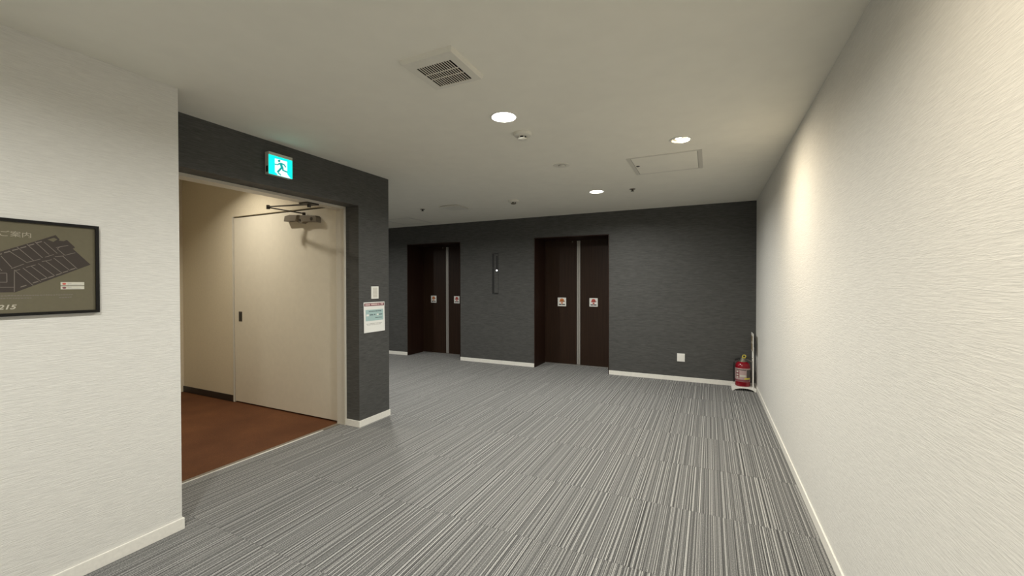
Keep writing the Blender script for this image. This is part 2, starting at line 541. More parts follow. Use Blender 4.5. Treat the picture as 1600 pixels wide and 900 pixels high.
# ------------------------------------------------------------------ lift entrances
LIFT = ['left lift entrance with dark brown two-leaf doors, partly behind the pier',
        'right lift entrance with dark brown two-leaf doors and pale centre strip']
for k, (a, b) in enumerate(ELEV):
    c = (a + b) / 2
    e = empty('door_%d' % (k + 2), (c, YB, 0))
    struct(e, LIFT[k], 'lift door')
    boxes('side_lining', [(a, a + 0.012, YB - 0.004, YED + 0.05, 0, ZE)], 'liftj', e)
    boxes('side_lining', [(b - 0.012, b, YB - 0.004, YED + 0.05, 0, ZE)], 'liftj', e)
    boxes('head_lining', [(a + 0.012, b - 0.012, YB - 0.004, YED + 0.05, ZE - 0.012, ZE)], 'liftj', e)
    boxes('door_leaf', [(a + 0.0125, c - 0.036, YED, YED + 0.04, 0.012, ZE - 0.013)], 'liftd', e)
    boxes('door_leaf', [(c + 0.036, b - 0.0125, YED, YED + 0.04, 0.012, ZE - 0.013)], 'liftd', e)
    s = boxes('meeting_strip', [(c - 0.028, c - 0.002, YED - 0.006, YED + 0.035, 0.012, ZE - 0.03)], 'liftstrip', e, bevel=0.001)
    s['label'] = 'pale metal meeting strip'
    s = boxes('meeting_strip', [(c + 0.002, c + 0.028, YED - 0.006, YED + 0.035, 0.012, ZE - 0.03)], 'liftstrip', e, bevel=0.001)
    s['label'] = 'pale metal meeting strip'
    boxes('door_backing', [(a + 0.012, b - 0.012, YED + 0.042, YED + 0.05, 0, ZE - 0.012)], 'gap', e)
    boxes('sill', [(a + 0.0125, b - 0.0125, YED - 0.018, YED + 0.041, -0.005, 0.008)], 'steel', e)
    bm = bmesh.new()
    lathe(bm, [(0, -0.006), (0.010, -0.006), (0.014, 0), (0, 0)], 14)
    bmesh.ops.transform(bm, matrix=Matrix.Translation((c - 0.105, YED, ZE - 0.045)) @ Matrix.Rotation(math.radians(-90), 4, 'X') @ Matrix.Scale(1, 4), verts=bm.verts)
    obj('door_stud', bm, 'gymetal', e)

def sticker(x0, x1, z0, z1, ink, label):
    cx = (x0 + x1) / 2
    e = empty('warning_sticker', (cx, YED, z0))
    wd, hg = x1 - x0, z1 - z0
    tag(e, label, 'sticker', 'safety stickers on the lift doors')
    boxes('sticker_sheet', [(x0, x1, YED - 0.0015, YED, z0, z1)], 'paper', e)
    bm = bmesh.new()
    U = lambda u: x0 + u * wd
    V = lambda v: z1 - v * hg
    F = lambda u, v, d: (U(u), d, V(v))
    y0, y1 = YED - 0.0022, YED - 0.0015
    prism(bm, [(0.50 + 0.24 * math.cos(t), 0.27 + 0.17 * math.sin(t)) for t in [i * math.pi / 8 for i in range(16)]], F, y0, y1)
    prism(bm, [(0.18, 0.36), (0.84, 0.36), (0.80, 0.48), (0.22, 0.50)], F, y0, y1)
    prism(bm, [(0.38, 0.56), (0.60, 0.52), (0.62, 0.70), (0.40, 0.70)], F, y0, y1)
    obj('hand_pictogram', bm, ink, e)
    for pts, dd in (([(0.14, 0.74), (0.46, 0.74), (0.46, 0.86), (0.14, 0.86)], 0), ([(0.50, 0.74), (0.86, 0.74), (0.86, 0.86), (0.50, 0.86)], 0),
                    ([(0.62, 0.36), (0.84, 0.37), (0.84, 0.42), (0.62, 0.42)], 0.0004)):
        bm = bmesh.new()
        prism(bm, pts, F, y0 - dd, y1)
        obj('caption_bar', bm, 'inkk', e)
R = YED / 6.65
sticker(-4.956 * R, -4.826 * R, 0.993, 1.131, 'orange', 'square white safety sticker on the left leaf of the left lift')
sticker(-4.416 * R, -4.293 * R, 0.991, 1.127, 'redink', 'square white safety sticker on the right leaf of the left lift')
sticker(-2.324 * R, -2.175 * R, 0.983, 1.130, 'orange', 'square white safety sticker on the left leaf of the right lift')
sticker(-1.777 * R, -1.640 * R, 0.988, 1.128, 'redink', 'square white safety sticker on the right leaf of the right lift')

# hall call station between the lifts
e = empty('call_station', (-3.30, YB, 1.195))
tag(e, 'tall narrow dark call panel with a lit white button between the lifts', 'call panel')
boxes('face_plate', [(-3.357, -3.245, YB - 0.006, YB, 1.195, 1.885)], 'walld', e, bevel=0.0015)
boxes('dark_strip', [(-3.357, -3.322, YB - 0.010, YB - 0.006, 1.197, 1.630)], 'black', e)
boxes('dark_strip', [(-3.357, -3.322, YB - 0.010, YB - 0.006, 1.640, 1.883)], 'black', e)
boxes('indicator_window', [(-3.284, -3.250, YB - 0.010, YB - 0.006, 1.56, 1.84)], 'black', e)
boxes('end_cap', [(-3.318, -3.245, YB - 0.009, YB - 0.006, 1.195, 1.212)], 'black', e)
boxes('end_cap', [(-3.318, -3.245, YB - 0.009, YB - 0.006, 1.868, 1.885)], 'black', e)
bm = bmesh.new()
box(bm, -3.281, -3.255, YB - 0.014, YB - 0.010, 1.580, 1.606)
o = obj('call_button', bm, 'dot', e, bevel=0.001)
o['label'] = 'small lit white button'

# blank plate low on the back wall
e = empty('outlet_plate', (-0.358, YB, 0.276))
tag(e, 'small white blank plate low on the charcoal wall by the extinguisher', 'wall plate')
boxes('cover', [(-0.409, -0.308, YB - 0.009, YB, 0.274, 0.386)], 'white', e, bevel=0.003)
boxes('insert', [(-0.393, -0.324, YB - 0.011, YB - 0.008, 0.292, 0.368)], 'white', e, bevel=0.001)

# ------------------------------------------------------------------ fittings on the pier
e = empty('light_switch', (XD, 3.11, 1.221))
tag(e, 'white three-key light switch on the charcoal pier above the notice', 'light switch')
boxes('switch_plate', [(XD, XD + 0.008, 3.062, 3.159, 1.221, 1.344)], 'white', e, bevel=0.003)
for i in range(3):
    boxes('switch_key', [(XD + 0.008, XD + 0.011, 3.083, 3.138, 1.236 + i * 0.0325, 1.266 + i * 0.0325)], 'key', e, bevel=0.001)

# paper notice, slightly curled
e = empty('paper_notice', (XD, 3.10, 0.89))
tag(e, 'white paper notice with a maroon heading and pale blue panel on the pier', 'notice')
NY0, NY1, NZ0, NZ1 = 2.962, 3.245, 0.893, 1.189
def curl(u, v):
    return 0.003 + 0.007 * (v ** 2) * (0.4 + 0.6 * (1 - u)) + 0.0025 * math.sin(u * 5 + v * 4) * v
def sheet(name, u0, u1, v0, v1, mat, off, th=0.0006, nu=12, nv=14):
    b2 = bmesh.new()
    g = []
    for j in range(nv + 1):
        row = []
        for i in range(nu + 1):
            u = u0 + (u1 - u0) * i / nu
            v = v0 + (v1 - v0) * j / nv
            row.append(b2.verts.new((XD + curl(u, v) + off, NY0 + u * (NY1 - NY0), NZ1 - v * (NZ1 - NZ0))))
        g.append(row)
    fs = [b2.faces.new((g[j][i], g[j + 1][i], g[j + 1][i + 1], g[j][i + 1])) for j in range(nv) for i in range(nu)]
    ret = bmesh.ops.extrude_face_region(b2, geom=fs)
    bmesh.ops.translate(b2, verts=[x for x in ret['geom'] if isinstance(x, bmesh.types.BMVert)], vec=(-th, 0, 0))
    return obj(name, b2, mat, e)
def rowmarks(name, mat, rects, off):
    for (u0, u1, v0, v1) in rects:
        sheet(name, u0, u1, v0, v1, mat, off, 0.0003, 4, 2)
sheet('paper_sheet', 0, 1, 0, 1, 'paper', 0)
sheet('maroon_heading', 0.03, 0.98, 0.035, 0.13, 'maroon', 0.0006, 0.0004)
sheet('blue_panel', 0.085, 0.935, 0.25, 0.62, 'blue', 0.0006, 0.0004)
rowmarks('heading_text', 'pink', [(0.07, 0.30, 0.06, 0.108), (0.34, 0.66, 0.055, 0.105), (0.68, 0.76, 0.06, 0.105), (0.80, 0.94, 0.05, 0.105)], 0.0010)
rng = random.Random(4)
def words(u0, u1, v0, v1, wmin, wmax, mat, off, nm):
    u = u0
    r_ = []
    while u < u1 - 0.01:
        w_ = rng.uniform(wmin, wmax)
        r_.append((u, min(u + w_, u1), v0 + rng.uniform(0, 0.006), v1 - rng.uniform(0, 0.006)))
        u += w_ + 0.012
    rowmarks(nm, mat, r_, off)
words(0.24, 0.84, 0.29, 0.325, 0.03, 0.06, 'ink', 0.0010, 'panel_text')
words(0.28, 0.44, 0.40, 0.445, 0.03, 0.05, 'ink', 0.0010, 'panel_text')
words(0.49, 0.54, 0.40, 0.44, 0.05, 0.05, 'ink', 0.0010, 'panel_text')
words(0.72, 0.88, 0.40, 0.445, 0.03, 0.05, 'ink', 0.0010, 'panel_text')
words(0.54, 0.88, 0.51, 0.545, 0.03, 0.06, 'ink', 0.0010, 'panel_text')
rowmarks('panel_box', 'paper', [(0.12, 0.24, 0.40, 0.46), (0.62, 0.70, 0.40, 0.45)], 0.0010)
words(0.12, 0.88, 0.70, 0.725, 0.03, 0.07, 'inkg', 0.0006, 'small_text')
words(0.15, 0.80, 0.74, 0.765, 0.03, 0.07, 'inkg', 0.0006, 'small_text')

# ------------------------------------------------------------------ exit sign
e = empty('exit_sign', (XD, 2.0935, 2.193))
tag(e, 'lit green emergency exit sign with a running figure above the doorway', 'exit sign')
SY0, SY1, SZ0, SZ1 = 1.997, 2.190, 2.193, 2.359
XS = XD + 0.044
boxes('housing', [(XD, XS - 0.004, SY0, SY1, SZ0, SZ1)], 'signbox', e, bevel=0.0015)
boxes('top_bezel', [(XS - 0.004, XS + 0.001, SY0, SY1, SZ1 - 0.022, SZ1)], 'signbox', e)
boxes('side_slot', [(XD + 0.012, XS - 0.01, SY0 - 0.001, SY0, SZ0 + 0.015, SZ0 + 0.06)], 'black', e)
def uv(x, y):
    u = (x - 160) / 580
    t, b_ = 120 + 170 * u, 690 + 120 * u
    v = (y - t) / (b_ - t)
    return (SY0 + u * (SY1 - SY0), SZ1 - v * (SZ1 - SZ0))
def flat(name, polys, mat, d0, d1):
    b2 = bmesh.new()
    for p in polys:
        prism(b2, p, lambda u, v, d: (d, u, v), d0, d1)
    return obj(name, b2, mat, e)
def stroke(p, q, wd):
    (x0, y0), (x1, y1) = p, q
    wd *= 1.35
    L = math.hypot(x1 - x0, y1 - y0)
    nx, ny = -(y1 - y0) / L * wd / 2, (x1 - x0) / L * wd / 2
    ex, ey = (x1 - x0) / L * wd * 0.3, (y1 - y0) / L * wd * 0.3
    return [uv(x0 + nx - ex, y0 + ny - ey), uv(x0 - nx - ex, y0 - ny - ey), uv(x1 - nx + ex, y1 - ny + ey), uv(x1 + nx + ex, y1 + ny + ey)]
flat('green_panel', [[(SY0 + 0.001, SZ0 + 0.001), (SY1 - 0.001, SZ0 + 0.001), (SY1 - 0.001, SZ1 - 0.022), (SY0 + 0.001, SZ1 - 0.022)]], 'sign_c', XS - 0.004, XS)
flat('white_doorway', [[uv(303, 300), uv(605, 382), uv(605, 690), uv(690, 795), uv(640, 788), uv(350, 724), uv(372, 700), uv(330, 670), uv(303, 640)]], 'sign_w', XS, XS + 0.0006)
circ = [uv(405 + 32 * math.cos(i * math.pi / 8), 365 + 30 * math.sin(i * math.pi / 8)) for i in range(16)]
flat('running_figure', [circ, [uv(395, 425), uv(430, 408), uv(480, 425), uv(500, 530), uv(450, 545), uv(425, 470)],
     stroke((412, 428), (365, 465), 24), stroke((365, 462), (305, 447), 20), stroke((450, 425), (525, 455), 24), stroke((525, 455), (568, 515), 22),
     stroke((485, 520), (502, 600), 30), stroke((502, 600), (608, 640), 24), stroke((468, 530), (372, 640), 36), stroke((388, 668), (440, 715), 20)],
     'sign_m', XS + 0.0006, XS + 0.0011)

# ------------------------------------------------------------------ framed floor plan on the left wall
e = empty('floor_plan_board', (XL, 0.54, 1.236))
tag(e, 'black framed olive floor plan board on the left white wall', 'floor plan')
BY0, BY1, BZ0, BZ1 = 0.16, 0.931, 1.236, 1.647
X0 = XL
fw_ = 0.013
for b in [(X0, X0 + 0.018, BY0, BY1, BZ0, BZ0 + fw_), (X0, X0 + 0.018, BY0, BY1, BZ1 - fw_, BZ1),
          (X0, X0 + 0.018, BY0, BY0 + fw_, BZ0 + fw_, BZ1 - fw_), (X0, X0 + 0.018, BY1 - fw_, BY1, BZ0 + fw_, BZ1 - fw_)]:
    boxes('frame_bar', [b], 'bframe', e)
boxes('print_panel', [(X0, X0 + 0.010, BY0 + fw_, BY1 - fw_, BZ0 + fw_, BZ1 - fw_)], 'olive', e)
PX = X0 + 0.010
def fl(name, polys, mat, d0, d1, parent=e):
    b2 = bmesh.new()
    for p in polys:
        prism(b2, p, lambda u, v, d: (d, u, v), PX + d0, PX + d1)
    return obj(name, b2, mat, parent)
sil = [(0.30, 1.337), (0.30, 1.400), (0.40, 1.385), (0.628, 1.507), (0.749, 1.57), (0.787, 1.591), (0.80, 1.573), (0.797, 1.567), (0.813, 1.566), (0.823, 1.573), (0.85, 1.54), (0.842, 1.534), (0.902, 1.463), (0.667, 1.337)]
fl('plan_shape', [sil], 'mapd', 0, 0.0005)
lines = [(0.628, 1.488, 0.657, 1.441), (0.649, 1.511, 0.701, 1.462), (0.672, 1.529, 0.721, 1.471), (0.7, 1.543, 0.746, 1.487), (0.724, 1.555, 0.766, 1.503), (0.751, 1.557, 0.792, 1.509),
         (0.664, 1.431, 0.717, 1.365), (0.688, 1.44, 0.74, 1.382), (0.712, 1.449, 0.761, 1.396), (0.733, 1.461, 0.783, 1.408), (0.756, 1.473, 0.807, 1.42), (0.78, 1.488, 0.832, 1.433), (0.808, 1.499, 0.856, 1.442),
         (0.664, 1.431, 0.663, 1.339), (0.60, 1.416, 0.643, 1.417), (0.643, 1.417, 0.643, 1.379), (0.643, 1.379, 0.60, 1.379), (0.60, 1.358, 0.663, 1.358), (0.792, 1.529, 0.816, 1.502), (0.816, 1.502, 0.85, 1.516),
         (0.788, 1.535, 0.827, 1.548), (0.792, 1.529, 0.8, 1.539), (0.655, 1.436, 0.691, 1.457), (0.701, 1.465, 0.74, 1.481), (0.754, 1.49, 0.78, 1.503), (0.666, 1.428, 0.68, 1.434), (0.697, 1.443, 0.725, 1.455),
         (0.744, 1.47, 0.774, 1.48), (0.784, 1.494, 0.812, 1.499), (0.60, 1.472, 0.63, 1.427), (0.57, 1.455, 0.60, 1.412)]
def seg(a, b, c, d, wd=0.0022):
    L = math.hypot(c - a, d - b)
    nx, ny = -(d - b) / L * wd / 2, (c - a) / L * wd / 2
    return [(a + nx, b + ny), (a - nx, b - ny), (c - nx, d - ny), (c + nx, d + ny)]
fl('plan_lines', [seg(*l) for l in lines], 'mapl', 0.0005, 0.0009)
labs = [(0.645, 1.505), (0.667, 1.516), (0.69, 1.528), (0.713, 1.541), (0.736, 1.554), (0.689, 1.362), (0.724, 1.379), (0.749, 1.393), (0.771, 1.403), (0.795, 1.415), (0.817, 1.427), (0.841, 1.44), (0.622, 1.493)]
for (ly, lz) in labs:
    fl('room_label', [[(ly - 0.0085, lz - 0.0055), (ly + 0.0085, lz + 0.002), (ly + 0.0085, lz + 0.0062), (ly - 0.0085, lz - 0.0012)]], 'mapl', 0.0009, 0.0013)
fl('plan_block', [[(0.782, 1.578), (0.793, 1.572), (0.780, 1.560), (0.762, 1.568)]], 'olive', 0.0005, 0.0008)
for (z0, z1, mk) in ((1.3645, 1.380, 'redink'), (1.347, 1.3615, 'maroon')):
    c_ = fl('legend_card', [[(0.801, z0), (0.879, z0), (0.879, z1), (0.801, z1)]], 'card', 0, 0.0008)
    zc = (z0 + z1) / 2
    fl('legend_mark', [[(0.8125 + 0.0065 * math.cos(t), zc + 0.0045 * math.sin(t)) for t in [i * math.pi / 6 for i in range(12)]]], mk, 0.0008, 0.0012, c_)
    fl('legend_text', [[(0.823, zc), (0.836, zc), (0.836, zc + 0.004), (0.823, zc + 0.004)], [(0.824, zc - 0.004), (0.868, zc - 0.004), (0.868, zc - 0.0025), (0.824, zc - 0.0025)]], 'inkg', 0.0008, 0.0011, c_)
YU, ZU = (0, 1, 0), (0, 0, 1)
text('title_lettering', 'ご案内', 'mapt', e, (PX + 0.0006, 0.621, 1.5725), YU, ZU, 0.026, 1.22)
text('number_lettering', '215', 'mapt2', e, (PX + 0.0006, 0.616, 1.266), YU, ZU, 0.0265, 1.25, shear=0.25, bold=0.0006)
rng = random.Random(9)
def fine(y0, y1, z, hgt):
    y = y0
    ps = []
    while y < y1:
        w_ = rng.uniform(0.004, 0.008)
        z0 = z + rng.uniform(0, 0.001)
        ps.append([(y, z0), (min(y + w_, y1), z0), (min(y + w_, y1), z0 + hgt), (y, z0 + hgt)])
        y += w_ + rng.uniform(0.0015, 0.003)
    return ps
fl('small_print', fine(0.45, 0.84, 1.320, 0.0042) + fine(0.45, 0.712, 1.309, 0.0042) + fine(0.796, 0.836, 1.3085, 0.0038), 'mapl', 0, 0.0004)

# ------------------------------------------------------------------ ceiling fittings
def area(parent, name, loc, size, power, col, rot=(0, 0, 0), spread=math.radians(165)):
    l = bpy.data.lights.new(name, 'AREA')
    l.shape = 'DISK'
    l.size = size
    l.energy = power
    l.color = col
    l.spread = spread
    o = bpy.data.objects.new(name, l)
    COL.objects.link(o)
    o.location = loc
    o.rotation_euler = rot
    o.parent = parent
    o.matrix_parent_inverse = Matrix.Translation(-parent.location)
    return o

def downlight(x, y, label, power=P_DOWN):
    e = empty('ceiling_downlight', (x, y, ZC))
    tag(e, label, 'downlight', 'recessed ceiling downlights')
    bm = bmesh.new()
    lathe(bm, [(0.0735, 0.02), (0.0735, -0.001), (0.088, -0.001), (0.087, -0.005), (0.078, -0.007), (0.072, -0.004), (0.070, 0.02)], 40, (x, y, ZC))
    obj('trim_ring', bm, 'white', e, True)
    bm = bmesh.new()
    lathe(bm, [(0.0715, 0.02), (0.0735, 0.02), (0.0735, 0.06), (0.06, 0.062), (0.06, 0.06), (0.0715, 0.058)], 40, (x, y, ZC))
    obj('reflector', bm, 'reflector', e, True)
    bm = bmesh.new()
    lathe(bm, [(0, 0.010), (0.04, 0.0105), (0.0695, 0.012), (0.0695, 0.018), (0, 0.018)], 40, (x, y, ZC))
    obj('lens', bm, 'lens', e, True)
    area(e, 'lamp', (x, y, ZC - 0.001), 0.13, power, NEUTRAL)
downlight(*DL[0], 'bright round recessed downlight just beyond the square grille')
downlight(*DL[1], 'small bright round downlight farthest away, near the lift wall')
downlight(*DL[2], 'round recessed downlight overhead near the camera', P_DOWN * 0.83)
downlight(*DL[3], 'round recessed downlight behind the camera', P_DOWN * 0.83)
downlight(*DL[4], 'added unseen downlight behind the charcoal pier, brightening the far lobby')  # added out of view to light the mid floor and lift wall
downlight(*DL[5], 'added unseen downlight brightening the far left end of the lobby')  # added unseen lamp, lifts the light at the lobby's left end

def washer(x, y, label, power=P_WASH):
    e = empty('wall_washer_light', (x, y, ZC))
    tag(e, label, 'downlight', 'adjustable lights along the right wall')
    bm = bmesh.new()
    lathe(bm, [(0.063, 0.02), (0.063, -0.001), (0.078, -0.001), (0.077, -0.004), (0.066, -0.006), (0.0605, -0.003), (0.0605, 0.02)], 40, (x, y, ZC))
    obj('trim_ring', bm, 'white', e, True)
    tilt = Matrix.Translation((x, y, ZC + 0.038)) @ Matrix.Rotation(math.radians(-24), 4, 'Y')
    bm = bmesh.new()
    lathe(bm, [(0.042, -0.012), (0.050, -0.012), (0.050, 0.03), (0.030, 0.05), (0.030, 0.048), (0.042, 0.028)], 36)
    bmesh.ops.transform(bm, matrix=tilt, verts=bm.verts)
    obj('gimbal_ring', bm, 'reflector', e, True)
    bm = bmesh.new()
    lathe(bm, [(0, -0.006), (0.0415, -0.004), (0.0415, 0.004), (0, 0.004)], 36)
    bmesh.ops.transform(bm, matrix=tilt, verts=bm.verts)
    obj('lamp_face', bm, 'lensw', e, True)
    area(e, 'lamp', (x, y, ZC + 0.012), 0.066, power, WARM, (0, math.radians(-33), 0), math.radians(146))
washer(*WASH[0], 'warm tilted spotlight beside the ceiling hatch near the right wall')
washer(*WASH[1], 'warm tilted spotlight overhead near the right wall, first from the camera', P_WASH * 0.6)
washer(*WASH[2], 'warm tilted spotlight behind the camera near the right wall', P_WASH * 0.6)

# corridor downlight
cx, cy = -4.45, 2.28
e = empty('corridor_downlight', (cx, cy, ZCC))
tag(e, 'warm round downlight in the corridor ceiling out of sight behind the lintel', 'downlight')
bm = bmesh.new()
lathe(bm, [(0.06, 0), (0.085, 0), (0.083, -0.006), (0.07, -0.008), (0.06, -0.005)], 36, (cx, cy, ZCC))
obj('trim_ring', bm, 'white', e, True)
bm = bmesh.new()
lathe(bm, [(0, -0.003), (0.062, -0.003), (0.062, 0), (0, 0)], 36, (cx, cy, ZCC))
obj('lens', bm, 'lensw', e, True)
area(e, 'lamp', (cx, cy, ZCC - 0.010), 0.09, P_CORR, CORR, spread=math.radians(125))

# square exhaust grille
vx, vy, vh = VENT
e = empty('ventilation_grille', (vx, vy, ZC))
tag(e, 'square white exhaust grille with dark slots in the near ceiling', 'vent')
gx0, gx1, gy0, gy1 = -1.326, -1.116, 1.637, 1.852
ox0, ox1, oy0, oy1 = vx - vh, vx + vh, vy - vh, vy + vh
gx0, gx1, gy0, gy1 = vx - 0.100, vx + 0.100, vy - 0.082, vy + 0.118
ZV = ZC - 0.022
bm = bmesh.new()
ou = [bm.verts.new(p) for p in ((ox0 - 0.002, oy0 - 0.002, ZC), (ox1 + 0.002, oy0 - 0.002, ZC), (ox1 + 0.002, oy1 + 0.002, ZC), (ox0 - 0.002, oy1 + 0.002, ZC))]
ob = [bm.verts.new(p) for p in ((ox0 + 0.006, oy0 + 0.006, ZV), (ox1 - 0.006, oy0 + 0.006, ZV), (ox1 - 0.006, oy1 - 0.006, ZV), (ox0 + 0.006, oy1 - 0.006, ZV))]
ib = [bm.verts.new(p) for p in ((gx0, gy0, ZV), (gx1, gy0, ZV), (gx1, gy1, ZV), (gx0, gy1, ZV))]
it = [bm.verts.new(p) for p in ((gx0, gy0, ZV + 0.003), (gx1, gy0, ZV + 0.003), (gx1, gy1, ZV + 0.003), (gx0, gy1, ZV + 0.003))]
for A, B in ((ou, ob), (ob, ib), (ib, it), (it, ou)):
    for i in range(4):
        bm.faces.new((A[i], A[(i + 1) % 4], B[(i + 1) % 4], B[i]))
obj('flange', bm, 'offw', e)
ns = 13
pitch = (gx1 - gx0) / (ns + 1)
for i in range(ns):
    x = gx0 + (i + 1) * pitch
    boxes('slat', [(x - 0.0020, x + 0.0020, gy0, gy1, ZV, ZV + 0.0025)], 'offw', e)
for t in (0.37, 0.62):
    y = gy0 + t * (gy1 - gy0)
    boxes('cross_bar', [(gx0, gx1, y - 0.0026, y + 0.0026, ZV + 0.0004, ZV + 0.0024)], 'offw', e)
boxes('duct', [(vx - 0.104, vx + 0.104, vy - 0.084, vy + 0.134, ZC + 0.088, ZC + 0.099)], 'gap', e)
bm = bmesh.new()
for b in ((vx - 0.1045, vx - 0.1015, vy - 0.0845, vy + 0.1345), (vx + 0.1015, vx + 0.1045, vy - 0.0845, vy + 0.1345), (vx - 0.1015, vx + 0.1015, vy - 0.0845, vy - 0.0825), (vx - 0.1015, vx + 0.1015, vy + 0.119, vy + 0.1345)):
    box(bm, *b, ZV + 0.0035, ZC + 0.088)
obj('duct_wall', bm, 'gap', e)

# smoke detectors
def detector(x, y, r, label, dark=False):
    e = empty('smoke_detector', (x, y, ZC))
    tag(e, label, 'detector', 'round ceiling detectors')
    bm = bmesh.new()
    lathe(bm, [(0, 0), (r, 0), (r, -0.012), (r * 0.93, -0.020), (r * 0.62, -0.026), (0, -0.026)], 36, (x, y, ZC))
    obj('base', bm, 'offw', e, True)
    bm = bmesh.new()
    lathe(bm, [(0, -0.0255), (r * 0.42, -0.0255), (r * 0.42, -0.041), (0, -0.041)], 28, (x, y, ZC))
    obj('sensing_chamber', bm, 'black', e, True)
    for k in range(6):
        t = k * math.pi / 3 + 0.2
        bm = bmesh.new()
        bar(bm, (x + r * 0.50 * math.cos(t), y + r * 0.50 * math.sin(t), ZC - 0.025), (x + r * 0.47 * math.cos(t), y + r * 0.47 * math.sin(t), ZC - 0.043), 0.006, 0.006, (math.cos(t), math.sin(t), 0))
        obj('cage_rib', bm, 'offw', e)
    bm = bmesh.new()
    lathe(bm, [(0, -0.040), (r * 0.52, -0.040), (r * 0.50, -0.046), (r * 0.30, -0.051), (0, -0.052)], 32, (x, y, ZC))
    obj('cap', bm, 'gymetal' if dark else 'offw', e, True)
detector(-1.215, 2.715, 0.064, 'round white smoke detector just beyond the brightest downlight')
detector(-2.30, 4.85, 0.068, 'round smoke detector far off above the space between the lifts', True)

# flush emergency lamp
x, y = -1.222, 3.60
e = empty('emergency_lamp', (x, y, ZC))
tag(e, 'flat round white emergency lamp flush in the mid ceiling', 'ceiling lamp')
bm = bmesh.new()
lathe(bm, [(0, 0), (0.076, 0), (0.075, -0.004), (0.045, -0.007), (0.034, -0.004), (0, -0.004)], 36, (x, y, ZC))
obj('rim', bm, 'offw', e, True)
bm = bmesh.new()
lathe(bm, [(0, -0.0035), (0.031, -0.0035), (0.028, -0.012), (0.016, -0.017), (0, -0.018)], 24, (x + 0.004, y, ZC))
obj('bulb', bm, 'key', e, True)
bm = bmesh.new()
lathe(bm, [(0.0315, -0.0038), (0.0335, -0.0038), (0.0335, -0.0065), (0.0315, -0.0065)], 24, (x + 0.004, y, ZC))
obj('bulb_ring', bm, 'gymetal', e, True)

# sprinkler heads
for (x, y, lb) in ((-0.80, 4.86, 'tiny dark sprinkler head beside the farthest downlight'), (-3.76, 4.85, 'tiny dark sprinkler head near the pier in the far left ceiling')):
    e = empty('sprinkler_head', (x, y, ZC))
    tag(e, lb, 'sprinkler', 'sprinkler heads in the ceiling')
    bm = bmesh.new()
    lathe(bm, [(0, 0), (0.034, 0), (0.030, -0.006), (0, -0.006)], 24, (x, y, ZC))
    obj('escutcheon', bm, 'gymetal', e, True)
    bm = bmesh.new()
    lathe(bm, [(0, -0.005), (0.012, -0.005), (0.010, -0.022), (0.019, -0.024), (0.019, -0.027), (0, -0.027)], 20, (x, y, ZC))
    obj('deflector', bm, 'dkmetal', e, True)

# access hatches
def hatch(x0, x1, y0, y1, label, lock=None):
    e = empty('ceiling_hatch', ((x0 + x1) / 2, (y0 + y1) / 2, ZC))
    tag(e, label, 'hatch', 'square ceiling hatches')
    fw2 = 0.018
    for b in ((x0, x1, y0, y0 + fw2), (x0, x1, y1 - fw2, y1), (x0, x0 + fw2 * 1.9, y0 + fw2, y1 - fw2), (x1 - fw2 * 1.9, x1, y0 + fw2, y1 - fw2)):
        boxes('frame_bar', [(*b, ZC - 0.004, ZC)], 'key', e)
    boxes('shadow_gap', [(x0 + fw2 * 1.9, x1 - fw2 * 1.9, y0 + fw2, y1 - fw2, ZC - 0.0012, ZC)], 'shadowgap', e)
    boxes('hatch_panel', [(x0 + fw2 * 1.9 + 0.004, x1 - fw2 * 1.9 - 0.004, y0 + fw2 + 0.004, y1 - fw2 - 0.004, ZC - 0.0038, ZC - 0.0012)], 'ceil', e)
    if lock:
        bm = bmesh.new()
        lathe(bm, [(0, 0), (0.016, 0), (0.015, -0.004), (0, -0.004)], 20, (lock[0], lock[1], ZC - 0.0038))
        obj('lock', bm, 'dkmetal', e, True)
hatch(-0.659, -0.059, 3.66, 4.248, 'square ceiling hatch with a small lock near the right wall', (-0.598, 3.93))
hatch(-5.04, -4.43, 5.37, 5.97, 'faint square ceiling hatch at the far left above the lifts')

# far square vent cover
e = empty('square_vent_cover', (-3.26, 4.91, ZC))
tag(e, 'plain square white vent cover in the far ceiling before the lifts', 'vent')
boxes('collar', [(-3.385, -3.125, 4.765, 5.055, ZC - 0.010, ZC)], 'key', e)
boxes('cover_plate', [(-3.40, -3.11, 4.75, 5.07, ZC - 0.018, ZC - 0.010)], 'offw', e, bevel=0.002)

# ------------------------------------------------------------------ fire extinguisher and its stand
ex, ey = 0.388, 6.075
st = empty('extinguisher_stand', (0.41, ey, 0))
tag(st, 'white arched floor stand with an upright sign plate in the far right corner', 'stand')
bm = bmesh.new()
top = [(0.262, 0.036), (0.30, 0.046), (0.35, 0.052), (0.41, 0.054), (0.47, 0.052), (0.510, 0.046), (0.536, 0.036)]
bot = [(0.536, 0.0), (0.520, 0.0), (0.495, 0.020), (0.45, 0.032), (0.40, 0.035), (0.35, 0.031), (0.305, 0.019), (0.278, 0.0), (0.262, 0.0)]
prism(bm, top + bot, lambda u, v, d: (u, d, v), ey - 0.098, ey + 0.098)
obj('arched_base', bm, 'white', st, bevel=0.0015)
bm = bmesh.new()
tube(bm, [(0.503, ey - 0.055, 0.04), (0.503, ey - 0.055, 0.56)], 0.007, 12)
obj('post', bm, 'white', st, True)
bm = bmesh.new()
tube(bm, [(0.503, ey + 0.055, 0.04), (0.503, ey + 0.055, 0.56)], 0.007, 12)
obj('post', bm, 'white', st, True)
o = boxes('sign_plate', [(0.492, 0.500, ey - 0.115, ey + 0.115, 0.50, 0.735)], 'white', st, bevel=0.001)
boxes('sign_print', [(0.4905, 0.492, ey - 0.095, ey + 0.105, 0.512, 0.700)], 'tan', o)
bm = bmesh.new()
